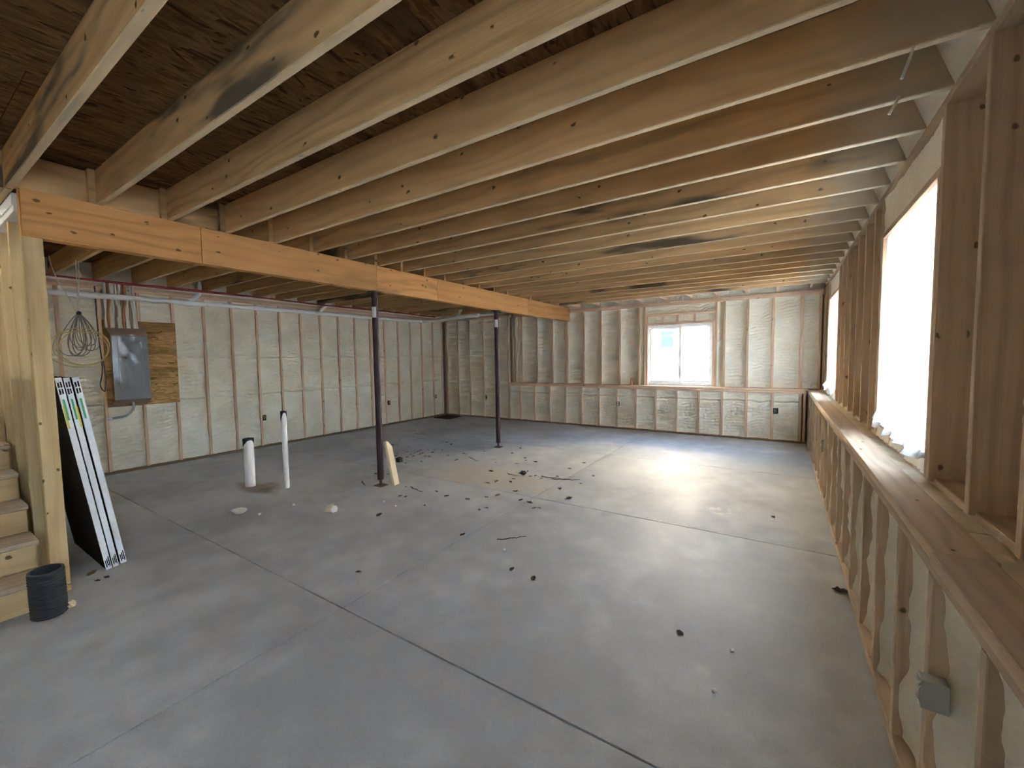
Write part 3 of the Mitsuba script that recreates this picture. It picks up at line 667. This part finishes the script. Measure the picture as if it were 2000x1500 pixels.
def stub(x, y, r, h, drop, label):
    t = thing('pipe_riser', label, 'pipe')
    pr = [(r - 0.006, 0.0), (r, 0.0), (r, h - 0.01), (r - 0.006, h - 0.01), (r - 0.006, 0.0)]
    put('pipe', mikit.ply(lathe(pr, x, y, 28), 'pvc', smooth=35), t)
    n = 32; a = np.arange(n) / n * 2 * math.pi
    toc = math.atan2(-y, -x)                                     # the rag is slit on the room side
    da = np.abs((a - toc - 0.25 + math.pi) % (2 * math.pi) - math.pi)
    low = h - 0.018 - drop * np.clip((da - 0.35) / 1.1, 0, 1)
    V, F = [], []
    for rr, z in ((r + 0.0035, low), (r + 0.005, np.full(n, h)), (0.55 * r, np.full(n, h + 0.006))):
        V.append(np.stack([x + rr * np.cos(a), y + rr * np.sin(a), z], -1))
    V = np.vstack(V + [np.array([[x, y, h + 0.004]])])
    for k in range(2):
        for j in range(n):
            a0, a1 = k * n + j, k * n + (j + 1) % n
            F += [(a0, a1, a1 + n), (a0, a1 + n, a0 + n)]
    F += [(2 * n + j, 2 * n + (j + 1) % n, 3 * n) for j in range(n)]
    put('cap', mikit.ply((V, np.array(F)), 'black_rubber', smooth=40), t, 'black wrapping over the open top of the pipe')
stub(-5.555, 2.515, 0.057, 0.60, 0.075, 'thick short white pipe standing up from the slab with black wrapping on top')
stub(-5.085, 2.715, 0.031, 0.945, 0.11, 'thin tall white pipe standing up from the slab with black wrapping on top')
# corrugated tube
N = 15
prof = [(0.070, 0.0)]
for k in range(N * 4 + 1):
    z = 0.006 + 0.284 * k / (N * 4)
    prof.append((0.077 + 0.0055 * math.sin(2 * math.pi * k / 4 + 0.4), z))
prof += [(0.066, 0.292), (0.066, 0.02), (0.0005, 0.02)]
m = lathe(prof, 0, 0, 36)
m.apply_transform(trimesh.transformations.rotation_matrix(math.radians(2.5), (0.3, 1, 0)))
m.apply_translation((-3.79, 0.523, 0.0))
solo('corrugated_tube', mikit.ply(m, 'black_plastic', smooth=50), 'short black corrugated drain tube standing open on the floor before the stairs', 'tube')
solo('pipe_riser', mikit.ply(tube([(-2.664, 8.79, ZC), (-2.664, 8.79, 1.095)], 0.022, 14), 'copper', smooth=40), 'short brown pipe end standing on the far ledge left of the window', 'pipe')

solo('electrical_conduit', mikit.ply(tube([(-5.665, 8.83, ZC), (-5.665, 8.83, 2.575)], 0.013, 10), 'conduit', smooth=40), 'thin grey conduit running up the studs just right of the farther column', 'conduit')

# ------------------------------------------------------------------ boxes on the studs
def outlet(P, N, label, mat='box_dark', w=0.058, h=0.095):
    t = thing('outlet_box', label, 'outlet box', 'electrical boxes on the studs')
    P, N = np.array(P, float), np.array(N, float); U = np.array([-N[1], N[0], 0.0]); Zv = np.array([0, 0, 1.0])
    def b(u0, u1, z0, z1, d0, d1):
        m = box(u0, u1, d0, d1, z0, z1, 0.002)
        A = np.eye(4); A[:3, 0], A[:3, 1], A[:3, 2], A[:3, 3] = U, N, Zv, P
        m.apply_transform(A)
        if np.linalg.det(A[:3, :3]) < 0:
            m.invert()
        return m
    put('box', mikit.ply(cat([b(-w / 2, w / 2, -h / 2, -h / 2 + .006, -.05, .012), b(-w / 2, w / 2, h / 2 - .006, h / 2, -.05, .012), b(-w / 2, -w / 2 + .006, -h / 2, h / 2, -.05, .012), b(w / 2 - .006, w / 2, -h / 2, h / 2, -.05, .012), b(-w / 2, w / 2, -h / 2, h / 2, -.052, -.022)]), mat), t)
    for s in (-1, 1):
        a = P + U * 0.011 * s - N * 0.02
        put('wire', mikit.ply(tube(smooth_path([a + Zv * 0.03, a + N * 0.03 + Zv * 0.015, a + N * 0.03 - Zv * 0.015, a - Zv * 0.03], 4), 0.004, 6), 'white_cable', smooth=60), t)
outlet((XL, 3.845, 0.538), (1, 0, 0), 'dark electrical box on the left wall behind the thin tall pipe')
outlet((XL, 6.71, 0.53), (1, 0, 0), 'electrical box on the left wall just right of the nearer column')
outlet((XL, 8.31, 0.54), (1, 0, 0), 'small electrical box on the left wall close to the far corner', 'box_grey')
outlet((XL + 0.03, YB, 0.95), (0, -1, 0), 'grey electrical box at waist height in the far left corner', 'box_grey')
outlet((-6.475, YB, 0.545), (0, -1, 0), 'electrical box on the far wall just left of the farther column')
outlet((-2.93, YB, 0.54), (0, -1, 0), 'electrical box on the low far wall left of the window')
outlet((-0.062, YB, 0.55), (0, -1, 0), 'electrical box on the low far wall toward the right corner', w=0.075)
outlet((XR - 0.012, 1.692, 0.52), (-1, 0, 0), 'grey electrical box on the low right wall close to the camera', 'box_light', w=0.046, h=0.09)
outlet((XR + 0.01, 5.75, 0.535), (-1, 0, 0), 'grey electrical box on the low right wall far from the camera', 'box_grey')

# ------------------------------------------------------------------ leaning boards
ang = math.atan2(0.185, 1.45)
def sheet(y0, th, x1, label):
    t = thing('wall_sheet', label, 'panel')
    A = lean(0, y0, 0.004, 'x', ang)                              # leans toward the stair wall (-y) as it rises
    def add(nm, b, mat, lab=None):
        m = box(*b, 0.002 if mat == 'sheet_edge' else 0.0); m.apply_transform(A)
        put(nm, mikit.ply(m, mat), t, lab)
    add('core', (x1 - 0.90, x1 - 0.004, 0.002, th - 0.002, 0, 1.46), 'sheet_shaded', 'face of the sheet with its shade put into the colour')
    add('edge_strip', (x1 - 0.012, x1, 0, th, 0, 1.465), 'sheet_edge', 'white edge strip')
    add('mark', (x1, x1 + 0.0012, th * .15, th * .42, 1.345, 1.385), 'ink'); add('mark', (x1, x1 + 0.0012, th * .15, th * .42, 1.395, 1.43), 'ink')
    add('mark', (x1, x1 + 0.0012, th * .55, th * .8, 1.35, 1.385), 'ink'); add('mark', (x1, x1 + 0.0012, th * .55, th * .8, 1.395, 1.435), 'ink')
    for k in range(3):
        add('mark', (x1, x1 + 0.0012, th * (.15 + .27 * k), th * (.33 + .27 * k), 0.02 + 0.01 * (k % 2), 0.075 + 0.012 * k), 'ink')
    add('sticker', (x1, x1 + 0.001, th * .3, th * .62, 1.16, 1.31), 'label_green', 'green sticker')
    return add, t
add, _ = sheet(0.880, 0.034, -4.222, 'white-edged sheet leaning by the post, nearest the post, with a green and yellow sticker')
add('sticker', (-4.222, -4.221, 0.003, 0.012, 1.10, 1.27), 'label_yellow', 'yellow sticker')
add, _ = sheet(0.924, 0.032, -4.236, 'white-edged sheet sandwiched in the middle of the leaning stack')
add('sticker', (-4.236, -4.235, 0.024, 0.034, 1.10, 1.25), 'label_yellow', 'yellow sticker')
sheet(0.972, 0.036, -4.262, 'white-edged sheet on the outer side of the leaning stack, farthest from the post')

# scrap plank on the nearer column
pl = lumber(-0.0445, 0.0445, -0.019, 0.019, 0, 0.56, 'z', 0.003, 'stud_wood')
def plank():
    g = Polygon([(-0.046, 0), (0.046, 0), (0.046, 0.47), (-0.012, 0.555), (-0.046, 0.555)])
    m = trimesh.creation.extrude_polygon(g, 0.034, engine='earcut')
    A = np.eye(4)
    up = np.array([-0.10, -0.03, 0.545]); up /= np.linalg.norm(up)
    wd = np.array([-0.165, 0.987, 0.0]); wd -= up * wd.dot(up); wd /= np.linalg.norm(wd)
    A[:3, 0], A[:3, 1], A[:3, 2], A[:3, 3] = wd, up, np.cross(wd, up), (-3.985, 3.455, 0.006)
    m.apply_transform(A)
    return m
m = plank(); m.unmerge_vertices()
M['pale_wood'] = scene['pale_wood'] = diffuse(wood_fn((0.80, 0.68, 0.47), (0.68, 0.53, 0.32), (0.15, 0.08, 0.04), 0.1, 0.0, 0.35, 16.0))
v = m.vertices
solo('scrap_plank', mikit.ply(m, 'pale_wood', uv=np.stack([v[:, 2], v[:, 0] + v[:, 1] + 0.4], -1)), 'short pale plank with a clipped corner leaning against the nearer steel column', 'plank')

# ------------------------------------------------------------------ litter on the floor
def lump(x, y, r, flat, seed, mat, z0=0.0, ex=1.0):
    m = trimesh.creation.icosphere(3, 1.0)
    d = 0.30 + 1.25 * meshkit.fbm(m.vertices * 2.6 + seed * 7.1, 4, seed)
    m.vertices *= d[:, None] * r
    m.vertices[:, 2] *= flat; m.vertices[:, 0] *= ex
    m.vertices[:, 2] -= m.vertices[:, 2].min() + 0.001
    m.apply_translation((x, y, z0))
    return mikit.ply(m, mat, smooth=20)
solo('paper_scrap', lump(-4.633, 1.979, 0.058, 0.45, 3, 'paper', ex=1.3), 'crumpled white scrap on the floor in front of the thick short pipe', 'scrap')
solo('foam_crumb', lump(-4.408, 2.065, 0.014, 0.7, 4, 'paper'), 'tiny white foam crumb just right of the crumpled white scrap', 'foam crumb')
solo('foam_crumb', lump(-4.367, 2.396, 0.015, 0.8, 5, 'paper'), 'tiny white foam crumb on the floor in front of the thin tall pipe', 'foam crumb')
solo('foam_crumb', lump(-3.785, 0.615, 0.024, 0.8, 6, 'tan_foam'), 'pale foam crumb at the foot of the black corrugated tube', 'foam crumb')
solo('paper_scrap', lump(-4.06, 0.60, 0.042, 0.25, 7, 'paper', ex=1.2), 'flat white scrap at the foot of the wooden post', 'scrap')
fc = thing('foam_chunk', 'chunk of tan foam with a white skin on the floor before the nearer column', 'foam chunk')
put('core', lump(-3.85, 2.485, 0.05, 0.8, 9, 'tan_foam'), fc)
put('skin', lump(-3.80, 2.50, 0.036, 1.0, 10, 'paper', ex=0.3), fc, 'white outer skin')
solo('wood_block', mikit.ply(box(-4.895, -4.815, 4.275, 4.345, 0, 0.065, 0.004), 'black_rubber'), 'small black block on the floor behind the nearer column', 'block')
solo('black_lump', lump(-2.844, 4.638, 0.038, 0.75, 12, 'black_rubber'), 'black lump lying among the leaves on the sandy patch', 'lump')
solo('dirt_mound', lump(-5.33, 2.60, 0.12, 0.10, 13, 'tan_dirt', ex=1.1), 'low mound of brown dirt between the two standing white pipes', 'dirt')
sp = thing('sump_cover', 'dark square sump cover on the floor in the far left corner', 'cover')
put('lid', mikit.ply(box(-7.68, -7.22, 8.12, 8.55, 0.0, 0.03, 0.006), 'leaf_dark'), sp)
put('rim', mikit.ply(cat([box(-7.72, -7.18, 8.08, 8.12, 0, 0.015), box(-7.72, -7.18, 8.55, 8.59, 0, 0.015), box(-7.72, -7.68, 8.12, 8.55, 0, 0.015), box(-7.22, -7.18, 8.12, 8.55, 0, 0.015)]), 'black_rubber'), sp)
for i, (x, y) in enumerate(((-0.183, 2.372), (-0.227, 2.036), (-1.848, 2.706), (-3.40, 2.95), (-3.62, 2.98))):
    solo('foam_crumb', lump(x, y, 0.010, 0.7, 20 + i, 'paper'), 'speck of white foam on the bare grey floor', 'foam crumb', 'white specks on the floor')

def leaf(x, y, kind):
    a, s = rng.uniform(0, 6.28), {'l': 0.026, 'b': 0.032, 'c': 0.038}[kind] * rng.uniform(0.8, 1.35)
    n, k = 7, 5
    u, v = np.meshgrid(np.linspace(-1, 1, n), np.linspace(-1, 1, k), indexing='ij')
    wd = 0.5 * (1 - u ** 2) ** 0.7 * (1 + 0.25 * np.sin(u * 9 + x * 50))
    cu = rng.uniform(0.3, 0.9) * (1.5 if kind == 'c' else 1)
    Z = 0.35 * cu * (v * wd * 2) ** 2 + 0.22 * cu * u ** 2 + 0.05 * np.sin(u * 5 + v * 3 + y * 40)
    P = np.stack([u, v * wd, Z - Z.min()], -1).reshape(-1, 3) * s
    I = np.arange(n * k).reshape(n, k)
    q = np.stack([I[:-1, :-1], I[1:, :-1], I[1:, 1:], I[:-1, 1:]], -1).reshape(-1, 4)
    P = np.vstack([P, P + [0, 0, 0.0015]])
    q = np.vstack([q[:, ::-1], q + n * k])
    P = P @ rot('z', a).T + [x, y, 0.0005]
    return mikit.ply((P, q), 'leaf_brown' if kind == 'b' else 'leaf_dark', smooth=30)
def twig(x, y):
    a, L = rng.uniform(-0.5, 0.9), rng.uniform(0.10, 0.2)
    pts = [(x + L * t * math.cos(a) + 0.012 * math.sin(9 * t + x), y + L * t * math.sin(a) + 0.012 * math.cos(7 * t), 0.006 + 0.008 * abs(math.sin(5 * t))) for t in np.linspace(-1, 1, 9)]
    return mikit.ply(tube(pts, np.linspace(0.005, 0.0025, 9), 6), 'leaf_dark', smooth=50)
LITTER = [(-6.26, 6.13, 't'), (-6.24, 5.56, 'l'), (-5.87, 5.18, 'l'), (-5.92, 5.12, 'l'), (-5.51, 5.12, 'l'), (-5.23, 4.82, 'l'), (-5.07, 4.75, 'l'), (-5.07, 4.83, 'l'), (-5.11, 4.94, 'l'), (-5.14, 5.04, 'b'), (-4.94, 4.82, 'l'), (-4.96, 4.9, 'b'), (-4.77, 4.77, 'b'), (-4.68, 4.77, 'b'), (-5.06, 5.14, 'l'), (-4.96, 5.19, 'l'), (-4.84, 5.01, 'l'), (-4.93, 4.67, 'l'), (-4.97, 4.57, 'l'), (-5.18, 4.53, 'l'), (-5.29, 4.65, 'l'), (-4.71, 4.3, 'l'), (-4.56, 4.48, 'l'), (-5.3, 5.79, 'b'), (-5.2, 5.77, 'l'), (-5.0, 5.66, 'c'), (-4.83, 5.24, 'l'), (-4.47, 4.98, 'b'), (-4.34, 5.21, 'l'), (-4.27, 5.2, 'l'), (-4.16, 4.84, 'l'), (-4.17, 4.81, 'l'), (-3.94, 4.97, 't'), (-4.14, 5.51, 'l'), (-3.66, 5.63, 'l'), (-3.73, 6.0, 'l'), (-3.55, 5.01, 'l'), (-3.32, 4.57, 'b'), (-3.3, 5.45, 'l'), (-3.05, 5.32, 'c'), (-2.88, 4.81, 'l'), (-2.73, 4.63, 'l'), (-2.68, 4.68, 'l'), (-3.23, 5.09, 'l'), (-2.86, 4.42, 'l'), (-2.56, 4.62, 'l'), (-2.41, 4.7, 't'), (-2.27, 4.7, 't'), (-2.43, 4.81, 'l'), (-2.45, 5.23, 'l'), (-2.4, 5.62, 'b'), (-2.03, 5.06, 'l'), (-2.04, 4.67, 'l'), (-2.16, 4.34, 'c'), (-1.92, 4.09, 'c'), (-2.58, 4.0, 'l'), (-2.56, 4.02, 'l'), (-2.36, 3.79, 'l'), (-2.23, 3.76, 'c'), (-2.11, 3.65, 'b'), (-2.07, 3.68, 'b'), (-2.67, 3.79, 'b'), (-2.74, 3.67, 'l'), (-2.82, 4.29, 'l'), (-3.04, 4.1, 'b'), (-3.15, 3.47, 'l'), (-2.88, 3.51, 'l'), (-2.57, 3.32, 'l'), (-2.54, 3.4, 'l'), (-3.15, 3.12, 'l'), (-3.61, 3.2, 'l'), (-3.54, 3.22, 'l'), (-3.36, 3.53, 'l'), (-3.61, 3.45, 't'), (-3.82, 3.48, 'l'), (-3.35, 2.69, 'c'), (-4.36, 3.28, 't'), (-1.92, 2.9, 't'), (-2.33, 2.76, 'l'), (-2.98, 4.21, 'b'), (-3.22, 5.33, 'l'), (-2.96, 4.55, 't'), (-2.92, 4.68, 'l'), (-4.46, 3.75, 'l'), (-4.61, 3.67, 'l'), (-0.44, 2.38, 'l'), (0.36, 3.36, 'c'), (-1.43, 2.45, 'l'), (-1.63, 2.48, 'l'), (-0.03, 4.61, 'l'), (-2.57, 1.86, 'l'), (-1.95, 4.07, 'l'), (-4.08, 0.85, 'l'), (-4.26, 0.81, 'b'), (-4.08, 0.8, 'l')]
def spot(x, y):
    if x < -4 and y < 1: return 'by the foot of the wooden post'
    if x < -4.4 and y > 4.2: return 'in the scattered heap behind the nearer steel column'
    if x < -3.0 and y < 3.9: return 'on the bare floor near the foot of the nearer steel column'
    if x < -3.4: return 'on the floor between the two steel columns'
    if y < 3.0: return 'alone on the bare floor closer to the camera'
    if x > -1.5: return 'alone on the bare floor toward the low right wall'
    if y < 4.15: return 'along the crossing of the floor joints'
    return 'on and around the sandy patch in mid-floor'
for x, y, k in LITTER:
    nm = {'t': 'thin dark twig', 'l': 'small dark dry leaf', 'b': 'brown dry leaf', 'c': 'large curled dark leaf'}[k]
    lab = nm + ' ' + spot(x, y)
    if k == 't':
        solo('twig', twig(x, y), lab, 'twig', 'twigs ' + spot(x, y))
    else:
        solo('dry_leaf', leaf(x, y, k), lab, 'leaf', nm.replace('leaf', 'leaves') + ' ' + spot(x, y))

# ------------------------------------------------------------------ small things on the ceiling
for i, (x, y) in enumerate(((0.39, 2.17), (0.417, 2.56))):
    m = tube(smooth_path([(x, y + 0.012, 2.695), (x - 0.012, y + 0.004, 2.645 + 0.02 * i), (x - 0.034, y - 0.006, 2.575 + 0.045 * i)], 4), 0.006, 6)
    solo('foam_drip', mikit.ply(m, 'paper', smooth=60), ['white drip of foam hanging under a joist near the right wall, closer to the camera', 'shorter white drip of foam hanging under the next joist near the right wall'][i], 'foam drip', 'foam drips under the joists')
